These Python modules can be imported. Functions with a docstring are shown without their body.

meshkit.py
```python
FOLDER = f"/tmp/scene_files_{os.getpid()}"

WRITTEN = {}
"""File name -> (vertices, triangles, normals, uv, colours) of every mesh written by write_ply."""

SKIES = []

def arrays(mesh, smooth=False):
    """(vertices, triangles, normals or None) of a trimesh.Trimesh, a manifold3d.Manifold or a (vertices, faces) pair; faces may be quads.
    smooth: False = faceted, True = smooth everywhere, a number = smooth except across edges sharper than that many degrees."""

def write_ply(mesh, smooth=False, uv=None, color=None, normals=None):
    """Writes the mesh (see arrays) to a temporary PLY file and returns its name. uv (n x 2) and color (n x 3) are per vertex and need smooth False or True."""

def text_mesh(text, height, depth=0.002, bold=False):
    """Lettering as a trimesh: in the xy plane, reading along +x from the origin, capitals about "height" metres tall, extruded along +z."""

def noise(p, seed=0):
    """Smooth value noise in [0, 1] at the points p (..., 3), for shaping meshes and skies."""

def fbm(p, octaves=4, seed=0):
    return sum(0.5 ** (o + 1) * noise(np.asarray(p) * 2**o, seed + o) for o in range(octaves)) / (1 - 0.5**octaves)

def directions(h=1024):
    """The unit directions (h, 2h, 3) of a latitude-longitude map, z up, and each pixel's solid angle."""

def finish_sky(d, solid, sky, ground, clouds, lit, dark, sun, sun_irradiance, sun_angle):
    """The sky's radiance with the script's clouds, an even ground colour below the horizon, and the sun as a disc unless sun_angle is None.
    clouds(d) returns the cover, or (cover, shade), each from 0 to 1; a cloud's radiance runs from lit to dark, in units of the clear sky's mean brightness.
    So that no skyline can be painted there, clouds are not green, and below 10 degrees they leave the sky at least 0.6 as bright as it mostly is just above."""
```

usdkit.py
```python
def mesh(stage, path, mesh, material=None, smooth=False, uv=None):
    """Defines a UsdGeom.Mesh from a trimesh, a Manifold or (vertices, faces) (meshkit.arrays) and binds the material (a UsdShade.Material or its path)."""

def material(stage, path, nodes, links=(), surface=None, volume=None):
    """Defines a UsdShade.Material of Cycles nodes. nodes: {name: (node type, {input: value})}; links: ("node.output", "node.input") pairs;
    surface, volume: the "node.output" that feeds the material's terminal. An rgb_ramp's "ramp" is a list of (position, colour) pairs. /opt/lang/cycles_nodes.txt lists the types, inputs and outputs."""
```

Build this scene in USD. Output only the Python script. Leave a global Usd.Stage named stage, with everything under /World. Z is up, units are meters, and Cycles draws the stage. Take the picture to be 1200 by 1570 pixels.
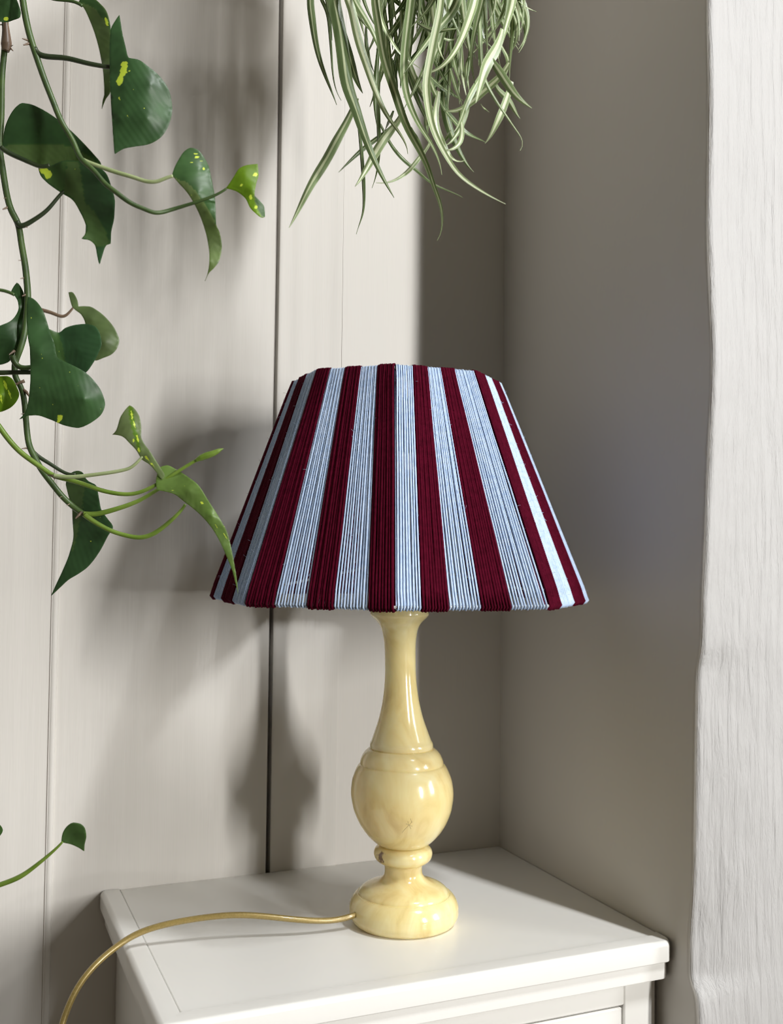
import math, random
import numpy as np
import trimesh
from scipy.interpolate import CubicSpline, PchipInterpolator, RBFInterpolator
from scipy.spatial import Delaunay
import shapely
from shapely.geometry import Polygon, Point, LineString
from pxr import Usd, UsdGeom, UsdLux, UsdShade, Sdf, Gf, Vt
import usdkit

random.seed(7)
rng = np.random.default_rng(7)
stage = Usd.Stage.CreateInMemory()
UsdGeom.SetStageUpAxis(stage, 'Z'); UsdGeom.SetStageMetersPerUnit(stage, 1.0)
UsdGeom.Xform.Define(stage, '/World'); UsdGeom.Scope.Define(stage, '/World/Looks')

# ------------------------------------------------------------------ camera, lights, exposure
Z0 = 0.75                                   # height of the cabinet top above the floor
FPX, YAW, PITCH, ROLL = 1591.362, -0.4014, 0.0366, 0.0112
EYE = np.array([-0.5988, -1.0778, 0.344 + Z0])
EXPOSURE = 0.07
def _basis():
    cy, sy, cp, sp = math.cos(YAW), math.sin(YAW), math.cos(PITCH), math.sin(PITCH)
    f = np.array([-sy * cp, cy * cp, sp]); r = np.array([cy, sy, 0.]); u = np.cross(r, f)
    c, s = math.cos(ROLL), math.sin(ROLL)
    return c * r + s * u, -s * r + c * u, f
CR, CU, CF = _basis()
cam = UsdGeom.Camera.Define(stage, '/World/camera')
cam.AddTransformOp().Set(Gf.Matrix4d(*CR, 0, *CU, 0, *(-CF), 0, *EYE, 1))
cam.CreateHorizontalApertureAttr(36.0); cam.CreateFocalLengthAttr(36.0 * FPX / 1200)
cam.CreateVerticalApertureAttr(36.0 * 1570 / 1200)
cam.CreateClippingRangeAttr(Gf.Vec2f(0.05, 100)); cam.CreateExposureAttr(EXPOSURE)

def rect_light(name, center, direction, w, h, intensity, color=(1, 1, 1)):
    """daylight standing in a window opening; direction = the way it shines"""
    l = UsdLux.RectLight.Define(stage, '/World/' + name)
    d = np.array(direction, float); d /= np.linalg.norm(d)
    x = np.cross([0, 0, 1.], -d); x /= np.linalg.norm(x); y = np.cross(-d, x)
    l.AddTransformOp().Set(Gf.Matrix4d(*x, 0, *y, 0, *(-d), 0, *center, 1))
    l.CreateWidthAttr(w); l.CreateHeightAttr(h); l.CreateIntensityAttr(intensity); l.CreateColorAttr(Gf.Vec3f(*color))
    return l
FRONT_Y, SIDE_X, LEFT_X, CEIL = -3.7, 2.00, -2.6, 3.05
# daylight: a narrow bright sash in the far wall, a curtained window in the side wall, and a slot rooflight in the ceiling
A_X, A_W, A_Z0, A_Z1 = 1.075, 0.12, 0.88, 2.25
rect_light('daylight_narrow_sash', (A_X, FRONT_Y + .003, (A_Z0 + A_Z1) / 2), (0, 1, 0), A_W, A_Z1 - A_Z0, 203.0, (1.0, 0.985, 0.955))
B_Y, B_W, B_Z0, B_Z1 = -2.25, .75, 0.90, 2.15
rect_light('daylight_side_window', (SIDE_X - .003, B_Y, (B_Z0 + B_Z1) / 2), (-1, 0, 0), B_W, B_Z1 - B_Z0, 15.0, (0.97, 0.985, 1.0))
ROOF = np.array([.40, -1.59, CEIL - .003]); ROOF_W, ROOF_L, ROOF_AZ = .08, .50, 18.1
rl = UsdLux.RectLight.Define(stage, '/World/daylight_rooflight')
rl.AddTranslateOp().Set(Gf.Vec3d(*ROOF)); rl.AddRotateZOp().Set(ROOF_AZ)
rl.CreateWidthAttr(ROOF_W); rl.CreateHeightAttr(ROOF_L); rl.CreateIntensityAttr(400.0); rl.CreateColorAttr(Gf.Vec3f(.97, .985, 1.0))

# ------------------------------------------------------------------ helpers
def at(px, py, depth):
    """the point of the scene that lies depth metres in front of the camera, at a place measured in the photograph"""
    px, py, depth = np.broadcast_arrays(np.asarray(px, float), np.asarray(py, float), np.asarray(depth, float))
    d = CF + CR * ((px - 600) / FPX)[..., None] + CU * ((785 - py) / FPX)[..., None]
    return EYE + d * depth[..., None]
used = {}
def path_of(name, parent=None):
    base = (str(parent.GetPath()) if parent else '/World') + '/' + name
    n = used.get(base, 0); used[base] = n + 1
    return base if n == 0 else f'{base}_{n:03d}'
def prim_of(x): return x.GetPrim() if hasattr(x, 'GetPrim') else x
def tag(o, label=None, cat=None, group=None, kind=None):
    o = prim_of(o)
    for k, v in (('label', label), ('category', cat), ('group', group), ('kind', kind)):
        if v: o.SetCustomDataByKey(k, v)
    return o
def obj(name, mesh, mat, parent=None, smooth=30, uv=None, attrs=None, label=None, kind=None):
    m = usdkit.mesh(stage, path_of(name, parent), mesh, mat, smooth=smooth, uv=uv)
    for k, v in (attrs or {}).items():
        UsdGeom.PrimvarsAPI(m).CreatePrimvar(k, Sdf.ValueTypeNames.FloatArray, 'vertex').Set(Vt.FloatArray.FromNumpy(np.asarray(v, np.float32)))
    tag(m, label, None, None, kind)
    return m.GetPrim()
def thing(name, label, cat, loc=(0, 0, 0)):
    x = UsdGeom.Xform.Define(stage, path_of(name)); x.AddTranslateOp().Set(Gf.Vec3d(*map(float, loc)))
    return tag(x, label, cat)
def struct(name, mesh, mat, smooth=30):
    return tag(obj(name, mesh, mat, None, smooth), kind='structure')
def box(x0, x1, y0, y1, z0, z1):
    m = trimesh.creation.box([x1 - x0, y1 - y0, z1 - z0]); m.apply_translation([(x0 + x1) / 2, (y0 + y1) / 2, (z0 + z1) / 2]); return m
def rbox(x0, x1, y0, y1, z0, z1, r=0.002):
    """box with chamfered edges"""
    a = np.array([[x0, y0, z0], [x1, y1, z1]], float); pts = []
    for ix in (0, 1):
        for iy in (0, 1):
            for iz in (0, 1):
                c = np.array([a[ix, 0], a[iy, 1], a[iz, 2]]); s = np.array([1 - 2 * ix, 1 - 2 * iy, 1 - 2 * iz]) * r
                for k in range(3):
                    q = c + s; q[k] = c[k]; pts.append(q)
    return trimesh.convex.convex_hull(np.array(pts))
def cat(*ms): return trimesh.util.concatenate([m for m in ms])
def tube(pts, rad, n=8, closed=False, caps=True):
    pts = np.asarray(pts, float); k = len(pts); rad = np.broadcast_to(np.asarray(rad, float), (k,))
    t = (np.roll(pts, -1, 0) - np.roll(pts, 1, 0)) if closed else np.gradient(pts, axis=0)
    t /= np.linalg.norm(t, axis=1, keepdims=True) + 1e-12
    ref = np.array([0, 0, 1.]) if abs(t[0, 2]) < .9 else np.array([1., 0, 0])
    nrm = np.cross(t[0], ref); nrm /= np.linalg.norm(nrm); N = [nrm]
    for i in range(1, k):
        v = N[-1] - t[i] * (N[-1] @ t[i]); N.append(v / (np.linalg.norm(v) + 1e-12))
    N = np.array(N); B = np.cross(t, N); a = np.arange(n) * 2 * np.pi / n
    v = (pts[:, None] + rad[:, None, None] * (np.cos(a)[None, :, None] * N[:, None] + np.sin(a)[None, :, None] * B[:, None])).reshape(-1, 3)
    f = []
    for i in range(k if closed else k - 1):
        j = (i + 1) % k
        for q in range(n):
            w = (q + 1) % n; f += [[i * n + q, i * n + w, j * n + w], [i * n + q, j * n + w, j * n + q]]
    if caps and not closed:
        v = np.vstack([v, pts[0], pts[-1]]); e = len(v) - 1
        for q in range(n):
            w = (q + 1) % n; f += [[w, q, e - 1], [(k - 1) * n + q, (k - 1) * n + w, e]]
    return trimesh.Trimesh(v, f, process=False)
def spline(pts, n):
    pts = np.asarray(pts, float); d = np.r_[0, np.cumsum(np.linalg.norm(np.diff(pts, axis=0), axis=1) ** .7)]
    return CubicSpline(d, pts)(np.linspace(0, d[-1], n)) if len(pts) > 2 else pts[0] + (pts[-1] - pts[0]) * np.linspace(0, 1, n)[:, None]
def mat(name, nodes, links=(), surface='p.BSDF'):
    return usdkit.material(stage, '/World/Looks/' + name, nodes, links, surface=surface)

# ------------------------------------------------------------------ materials
def paint(name, color, rough, scale=(1, 1, 1), bump=0.0, dist=0.002, nscale=30, var=0.04, spec=0.5, streak=None):
    lo, hi = [c * (1 - var) for c in color], [min(1, c * (1 + var)) for c in color]
    nodes = {'g': ('geometry', {}), 'm': ('mapping', {'scale': scale}), 'n': ('noise_texture', {'scale': nscale, 'detail': 4, 'roughness': .55}),
             'n2': ('noise_texture', {'scale': 3.0, 'detail': 3}), 'r': ('rgb_ramp', {'ramp': [(0.3, lo), (0.7, hi)]}),
             'b': ('bump', {'strength': bump, 'distance': dist}), 'p': ('principled_bsdf', {'roughness': rough, 'specular_ior_level': spec})}
    links = [('g.position', 'm.vector'), ('m.vector', 'n.vector'), ('g.position', 'n2.vector'), ('n2.fac', 'r.fac'), ('r.color', 'p.base_color'),
             ('n.fac', 'b.height'), ('b.normal', 'p.normal')]
    return mat(name, nodes, links)
WALL = (0.60, 0.575, 0.535)
M_panel = paint('panel_paint', WALL, 0.55, (1, 1, .06), 0.35, 0.002, 45, 0.025)
M_recess = paint('recess_plaster_paint', WALL, 0.7, (1, 1, .5), 0.25, 0.002, 40, 0.025)
M_room = paint('room_paint', (0.17, 0.155, 0.125), 0.8, (1, 1, 1), 0.1, 0.002, 20, 0.02)
M_floor = paint('floorboards_brown', (0.085, 0.06, 0.038), 0.5, (1, 1, 1), 0.1, 0.002, 20, 0.1)
M_cab = paint('cabinet_paint', (0.80, 0.79, 0.755), 0.32, (1, 1, 1), 0.12, 0.001, 90, 0.02)
M_dark = mat('gap_dark', {'p': ('principled_bsdf', {'base_color': (.08, .07, .06), 'roughness': .9})})
M_plaster = mat('brushed_white_plaster', {
    'g': ('geometry', {}), 'm': ('mapping', {'scale': (1, 1, .10)}), 'n': ('noise_texture', {'scale': 170, 'detail': 5, 'roughness': .6, 'distortion': .6}),
    'm2': ('mapping', {'scale': (1, 1, .35)}), 'n2': ('noise_texture', {'scale': 28, 'detail': 3}), 'mx': ('math', {'math_type': 'multiply_add', 'value2': 1.6}),
    'b': ('bump', {'strength': .9, 'distance': .0022}), 'p': ('principled_bsdf', {'base_color': (.415, .409, .403), 'roughness': .6})},
    [('g.position', 'm.vector'), ('m.vector', 'n.vector'), ('g.position', 'm2.vector'), ('m2.vector', 'n2.vector'), ('n2.fac', 'mx.value1'), ('n.fac', 'mx.value3'),
     ('mx.value', 'b.height'), ('b.normal', 'p.normal')])
def yarn(name, color, dark, sheen, spec):
    return mat(name, {'g': ('geometry', {}), 'n': ('noise_texture', {'scale': 900, 'detail': 2}), 'n2': ('noise_texture', {'scale': 220, 'detail': 2}),
        'r': ('rgb_ramp', {'ramp': [(.3, dark), (.65, color)]}), 'b': ('bump', {'strength': .5, 'distance': .0006}),
        'p': ('principled_bsdf', {'roughness': .85, 'sheen_weight': sheen, 'sheen_roughness': .4, 'sheen_tint': color, 'specular_ior_level': spec})},
        [('g.position', 'n.vector'), ('g.position', 'n2.vector'), ('n2.fac', 'r.fac'), ('r.color', 'p.base_color'), ('n.fac', 'b.height'), ('b.normal', 'p.normal')])
M_blue = yarn('yarn_pale_blue', (.50, .61, .79), (.38, .50, .70), .15, .2)
M_burg = yarn('yarn_burgundy', (.072, .0024, .0125), (.050, .0016, .0085), 0.0, .04)
M_onyx = mat('cream_onyx', {
    'tc': ('texture_coordinate', {}), 'm': ('mapping', {'scale': (1, 1, .45)}), 'n': ('noise_texture', {'scale': 26, 'detail': 5, 'distortion': 1.6}),
    'r': ('rgb_ramp', {'ramp': [(.28, (.66, .49, .20)), (.45, (.80, .64, .30)), (.62, (.85, .72, .38)), (.8, (.88, .78, .48))]}),
    'd': ('vector_math', {'math_type': 'distance', 'vector2': (-.0263, -.0075, .0632)}) ,
    'dn': ('noise_texture', {'scale': 300, 'detail': 3}), 'da': ('math', {'math_type': 'multiply_add', 'value2': .012}),
    'dr': ('map_range', {'from_min': .0088, 'from_max': .0115, 'to_min': 1.0, 'to_max': 0.0, 'clamp': True}),
    'mx': ('mix', {'color2': (.16, .09, .04)}),
    'p': ('principled_bsdf', {'roughness': .16, 'coat_weight': .35, 'coat_roughness': .08, 'subsurface_weight': .25, 'subsurface_radius': (1, .7, .35), 'subsurface_scale': .008})},
    [('tc.object', 'm.vector'), ('m.vector', 'n.vector'), ('n.fac', 'r.fac'), ('r.color', 'mx.color1'), ('tc.object', 'd.vector1'), ('tc.object', 'dn.vector'),
     ('dn.fac', 'da.value1'), ('d.value', 'da.value3'), ('da.value', 'dr.value'), ('dr.result', 'mx.fac'), ('mx.color', 'p.base_color')])
M_brass = mat('gold_flex', {'tc': ('texture_coordinate', {}), 'w': ('noise_texture', {'scale': 700, 'detail': 2}), 'r': ('rgb_ramp', {'ramp': [(.35, (.25, .18, .05)), (.65, (.31, .225, .07))]}),
    'p': ('principled_bsdf', {'roughness': .35, 'coat_weight': .6, 'coat_roughness': .12, 'metallic': .25})},
    [('tc.object', 'w.vector'), ('w.fac', 'r.fac'), ('r.color', 'p.base_color')])
M_metal = mat('dark_metal', {'p': ('principled_bsdf', {'base_color': (.2, .2, .2), 'metallic': 1.0, 'roughness': .4})})
M_wire = mat('white_wire', {'p': ('principled_bsdf', {'base_color': (.7, .7, .68), 'roughness': .5})})
M_crack = mat('hairline_crack', {'p': ('principled_bsdf', {'base_color': (.38, .30, .15), 'roughness': .6})})
M_clay = mat('glazed_pot', {'p': ('principled_bsdf', {'base_color': (.62, .58, .52), 'roughness': .4})})
M_soil = mat('soil', {'p': ('principled_bsdf', {'base_color': (.03, .02, .014), 'roughness': 1.0})})
M_cord = mat('jute_cord', {'p': ('principled_bsdf', {'base_color': (.45, .36, .24), 'roughness': .9})})

def leaf_material(name, ramp, transl, rough=.43, tint=(.35, .55, .06), bump=.05):
    """tone 0 = upper side, .5 = underside, 1 = young; fleck = 1 inside a variegated patch; vein runs with the side veins"""
    return mat(name, {
        'a': ('attribute', {'attribute': 'tone'}), 'f': ('attribute', {'attribute': 'fleck'}), 'v': ('attribute', {'attribute': 'vein'}),
        'g': ('geometry', {}), 'n': ('noise_texture', {'scale': 60, 'detail': 3}), 'r': ('rgb_ramp', {'ramp': ramp}),
        'vs': ('math', {'math_type': 'sine'}), 'vm': ('math', {'math_type': 'multiply', 'value2': 30.0}),
        'nm': ('map_range', {'from_min': .3, 'from_max': .7, 'to_min': .75, 'to_max': 1.2, 'clamp': True}), 'c': ('mix', {'mix_type': 'multiply', 'fac': 1.0}),
        'sp': ('noise_texture', {'scale': 330, 'detail': 1}), 'st': ('map_range', {'from_min': .80, 'from_max': .83, 'clamp': True}),
        'fn': ('noise_texture', {'scale': 260, 'detail': 2}), 'fa': ('math', {'math_type': 'multiply_add', 'value2': .5}), 'ft': ('map_range', {'from_min': .72, 'from_max': .78, 'clamp': True}),
        'fmax': ('math', {'math_type': 'maximum'}), 'mx': ('mix', {'color2': (.56, .64, .08)}),
        'b': ('bump', {'strength': bump, 'distance': .0008}),
        'p': ('principled_bsdf', {'roughness': rough, 'specular_ior_level': .5}), 't': ('translucent_bsdf', {}), 'tm': ('mix', {'mix_type': 'multiply', 'fac': 1.0, 'color2': (3.0, 3.2, 1.2)}),
        'x': ('mix_closure', {'fac': transl})},
        [('a.fac', 'r.fac'), ('g.position', 'n.vector'), ('n.fac', 'nm.value'), ('r.color', 'c.color1'), ('nm.result', 'c.color2'), ('g.position', 'sp.vector'), ('sp.fac', 'st.value'),
         ('g.position', 'fn.vector'), ('fn.fac', 'fa.value1'), ('f.fac', 'fa.value3'), ('fa.value', 'ft.value'), ('ft.result', 'fmax.value1'), ('st.result', 'fmax.value2'),
         ('c.color', 'mx.color1'), ('fmax.value', 'mx.fac'), ('v.fac', 'vm.value1'), ('vm.value', 'vs.value1'), ('vs.value', 'b.height'), ('b.normal', 'p.normal'),
         ('mx.color', 'p.base_color'), ('mx.color', 'tm.color1'), ('tm.color', 't.color'), ('p.BSDF', 'x.closure1'), ('t.BSDF', 'x.closure2')], surface='x.closure')
M_pothos = leaf_material('pothos_leaf', [(0, (.032, .088, .034)), (.3, (.06, .13, .035)), (.5, (.15, .20, .08)), (.8, (.10, .20, .012)), (1, (.19, .33, .01))], .22)
def vine_material(name, c0, c1):
    return mat(name, {'g': ('geometry', {}), 'n': ('noise_texture', {'scale': 80, 'detail': 3}), 'r': ('rgb_ramp', {'ramp': [(.3, c0), (.7, c1)]}), 'p': ('principled_bsdf', {'roughness': .42})},
               [('g.position', 'n.vector'), ('n.fac', 'r.fac'), ('r.color', 'p.base_color')])
M_vine = vine_material('vine_green', (.035, .065, .02), (.07, .12, .03))
M_vine_dark = vine_material('vine_dark', (.018, .032, .012), (.035, .05, .02))
M_vine_young = vine_material('vine_young', (.11, .19, .02), (.17, .26, .04))
M_petiole_pale = vine_material('petiole_pale', (.24, .30, .13), (.34, .40, .20))
M_petiole_brown = vine_material('petiole_brown', (.14, .09, .06), (.20, .14, .09))
def blade_material(name, green, edge, cream, half):
    """across: -1..1 over the blade; a pale stripe runs down the middle"""
    return mat(name, {'a': ('attribute', {'attribute': 'across'}), 'ab': ('math', {'math_type': 'absolute'}), 'g': ('geometry', {}),
        'n': ('noise_texture', {'scale': 45, 'detail': 2}), 'ad': ('math', {'math_type': 'multiply_add', 'value2': .30}), 'sb': ('math', {'math_type': 'subtract', 'value2': .15}),
        'r': ('rgb_ramp', {'ramp': [(0, cream), (half, cream), (half + .10, green), (.80, green), (.95, edge)]}),
        'p': ('principled_bsdf', {'roughness': .36}), 't': ('translucent_bsdf', {}), 'tm': ('mix', {'mix_type': 'multiply', 'fac': 1.0, 'color2': (1.6, 1.7, 1.0)}), 'x': ('mix_closure', {'fac': .25})},
        [('a.fac', 'ab.value1'), ('g.position', 'n.vector'), ('n.fac', 'ad.value1'), ('ab.value', 'ad.value3'), ('ad.value', 'sb.value1'), ('sb.value', 'r.fac'), ('r.color', 'p.base_color'),
         ('r.color', 'tm.color1'), ('tm.color', 't.color'), ('p.BSDF', 'x.closure1'), ('t.BSDF', 'x.closure2')], surface='x.closure')
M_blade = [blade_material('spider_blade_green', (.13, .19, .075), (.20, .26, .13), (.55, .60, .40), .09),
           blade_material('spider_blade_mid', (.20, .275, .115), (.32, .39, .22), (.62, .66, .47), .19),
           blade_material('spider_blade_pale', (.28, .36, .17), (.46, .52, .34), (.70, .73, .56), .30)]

# ------------------------------------------------------------------ the room
struct('floor', box(LEFT_X - .2, SIDE_X + .3, FRONT_Y - .2, .2, -.1, 0), M_floor)
struct('ceiling', box(LEFT_X - .2, SIDE_X + .3, FRONT_Y - .2, .2, CEIL, CEIL + .1), M_room)
struct('wall_left', box(LEFT_X - .2, LEFT_X, FRONT_Y - .2, .2, 0, CEIL), M_room)
fy = lambda a, b, c, d: box(a, b, FRONT_Y - .12, FRONT_Y, c, d)
A0_, A1_ = A_X - A_W / 2, A_X + A_W / 2
struct('wall_front', cat(fy(LEFT_X, A0_, 0, CEIL), fy(A1_, SIDE_X + .2, 0, CEIL), fy(A0_, A1_, 0, A_Z0), fy(A0_, A1_, A_Z1, CEIL)), M_room)
fx = lambda a, b, c, d: box(SIDE_X, SIDE_X + .12, a, b, c, d)
B0_, B1_ = B_Y - B_W / 2, B_Y + B_W / 2
struct('wall_side', cat(fx(FRONT_Y, B0_, 0, CEIL), fx(B1_, -.345, 0, CEIL), fx(B0_, B1_, 0, B_Z0), fx(B0_, B1_, B_Z1, CEIL)), M_room)
def frame(axis, pos, c, w, cz, h, bars):
    t = .035; ms = []
    def bar(u0, u1, v0, v1):
        return rbox(pos - .02, pos + .02, u0, u1, v0, v1, .004) if axis == 0 else rbox(u0, u1, pos - .02, pos + .02, v0, v1, .004)
    ms += [bar(c - w / 2 - t, c - w / 2, cz - h / 2 - t, cz + h / 2 + t), bar(c + w / 2, c + w / 2 + t, cz - h / 2 - t, cz + h / 2 + t),
           bar(c - w / 2, c + w / 2, cz - h / 2 - t, cz - h / 2), bar(c - w / 2, c + w / 2, cz + h / 2, cz + h / 2 + t)]
    for b in bars: ms.append(bar(c + b * w - .012, c + b * w + .012, cz - h / 2, cz + h / 2))
    return cat(*ms)
struct('window_1', frame(1, FRONT_Y - .03, A_X, A_W, (A_Z0 + A_Z1) / 2, A_Z1 - A_Z0, []), M_wire)
struct('window_2', frame(0, SIDE_X + .03, B_Y, B_W, (B_Z0 + B_Z1) / 2, B_Z1 - B_Z0, [0.0]), M_wire)
rf_ = cat(*[rbox(a, b, c, d, -.02, .02, .004) for a, b, c, d in ((-.09, -.055, -.29, .29), (.055, .09, -.29, .29), (-.055, .055, -.29, -.255), (-.055, .055, .255, .29))])
rf_.apply_transform(trimesh.transformations.rotation_matrix(math.radians(ROOF_AZ), [0, 0, 1])); rf_.apply_translation(ROOF + [0, 0, .03])
struct('window_3', rf_, M_wire)
# back wall: painted boards, each a part with its own edges
wall = struct('wall_back', box(LEFT_X, .06, .022, .2, 0, CEIL), M_dark)
def board(x0, x1, front, bevel_l, bevel_r, seed, amp=.0009, wob_l=0, wob_r=0, bead=False):
    """a painted board whose face is a little warped across its width; front = how far its face stands out"""
    r = np.random.default_rng(seed); n = 26
    s = np.linspace(0, 1, n); xs = x0 + bevel_l + (x1 - x0 - bevel_l - bevel_r) * s
    ph = r.uniform(0, 6.28, 3); w = amp * (np.sin(s * 4 + ph[0]) + .6 * np.sin(s * 9 + ph[1]) + .35 * np.sin(s * 19 + ph[2]))
    zs = np.linspace(0, CEIL, 40); plan = [(x0, .022), (x0, -front + bevel_l)] + [(x, -front + q) for x, q in zip(xs, w)] + [(x1, -front + bevel_r), (x1, .022)]
    if bead: plan = plan[:-2] + [(x1 - .0066, -front + .0001), (x1 - .0063, -front + .00018), (x1 - .0059, -front + .00018), (x1 - .0056, -front - .0001), (x1 - .0040, -front - .0008), (x1 - .0022, -front - .0006), (x1 - .0008, -front - .0001), (x1, -front + .0010)] + plan[-1:]
    v, f = [], []
    for z in zs:
        wob = .0006 * math.sin(z * 5 + ph[1]) + .0004 * math.sin(z * 13 + ph[2])
        v += [(x + (wob_l if i < 2 else wob_r if i > len(plan) - 3 else 0) * math.sin(z * 3.1 + ph[0] + z * z), y + (wob if 0 < i < len(plan) - 1 else 0), z) for i, (x, y) in enumerate(plan)]
    k = len(plan)
    for i in range(len(zs) - 1):
        for j in range(k - 1):
            a = i * k + j; f += [[a, a + 1, a + k + 1], [a, a + k + 1, a + k]]
    return trimesh.Trimesh(v, f, process=False)
obj('board', board(-.4985 - .62, -.4985, .0012, .001, .0074, 1, bead=True), M_panel, wall)
obj('board', board(-.4985, -.2812, .0, .0003, .0012, 2, wob_r=.0009), M_panel, wall)
obj('board', board(-.2768, -.2040, .0004, .0012, .00005, 3, .0005, wob_l=.0004), M_panel, wall)
obj('board', board(-.2040, .03, .0006, .00015, .001, 4, .0004), M_panel, wall)
obj('board', board(LEFT_X, -.4985 - .62, .0, .001, .001, 5), M_panel, wall)

# right wall of the recess running into the brightly lit plaster face beside the window
CORNER = np.array([(-.75, -.352), (-.1, -.352), (-.058, -.3516), (-.039, -.3499), (-.021, -.3413), (.012, -.3413), (.046, -.3447), (.095, -.3472), (.178, -.3489), (.239, -.3506), (.267, -.3561),
                   (.315, -.3581), (.37, -.3615), (.418, -.364), (.514, -.3698), (.563, -.3673), (.63, -.364), (.747, -.3657), (.828, -.364), (1.0, -.366), (1.6, -.366)])
def plaster_wall(face):
    yc = PchipInterpolator(CORNER[:, 0], CORNER[:, 1]); r = np.random.default_rng(11)
    zs = np.unique(np.r_[np.linspace(0, .6, 8), np.linspace(.6, 1.75, 240), np.linspace(1.75, CEIL, 8)]); RAD = .007
    v, f = [], []
    for z in zs:
        y = float(yc(z - Z0)); row = []
        if not face:
            for t in np.linspace(0, 1, 14): row.append((0, .02 + (y + RAD - .02) * t))
            for a in np.linspace(0, 45, 4)[1:]: row.append((RAD - RAD * math.cos(math.radians(a)), y + RAD - RAD * math.sin(math.radians(a))))
        else:
            for a in np.linspace(45, 90, 4): row.append((RAD - RAD * math.cos(math.radians(a)), y + RAD - RAD * math.sin(math.radians(a))))
            for q in np.r_[np.linspace(.002, .12, 36), np.linspace(.14, SIDE_X + .05, 16)]:
                k = math.exp(-q / .03)
                row.append((RAD + q, y * k + (-.3555) * (1 - k)))
        v += [(a, b, z) for a, b in row]
    v = np.array(v); k = len(row)
    import meshkit
    q = v.copy(); q[:, 2] *= .55
    d = meshkit.fbm(q * 16.0) if hasattr(meshkit, 'fbm') else np.zeros(len(v))
    d = np.asarray(d).reshape(-1)
    d2 = np.asarray(meshkit.fbm(v * np.array([60, 60, 22]))).reshape(-1)
    if face:
        w = np.clip(v[:, 0] / .02, .25, 1); v[:, 1] += (.0045 * d + .0012 * d2) * w
    else:
        w = np.clip((-v[:, 1] - .05) / .25, 0, 1); v[:, 0] += .0015 * d * w
    for i in range(len(zs) - 1):
        for j in range(k - 1):
            a = i * k + j; f += [[a, a + 1, a + k + 1], [a, a + k + 1, a + k]]
    return trimesh.Trimesh(v, f, process=False)
struct('wall_right', plaster_wall(False), M_recess, smooth=True)
struct('wall_chimney', plaster_wall(True), M_plaster, smooth=True)

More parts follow.
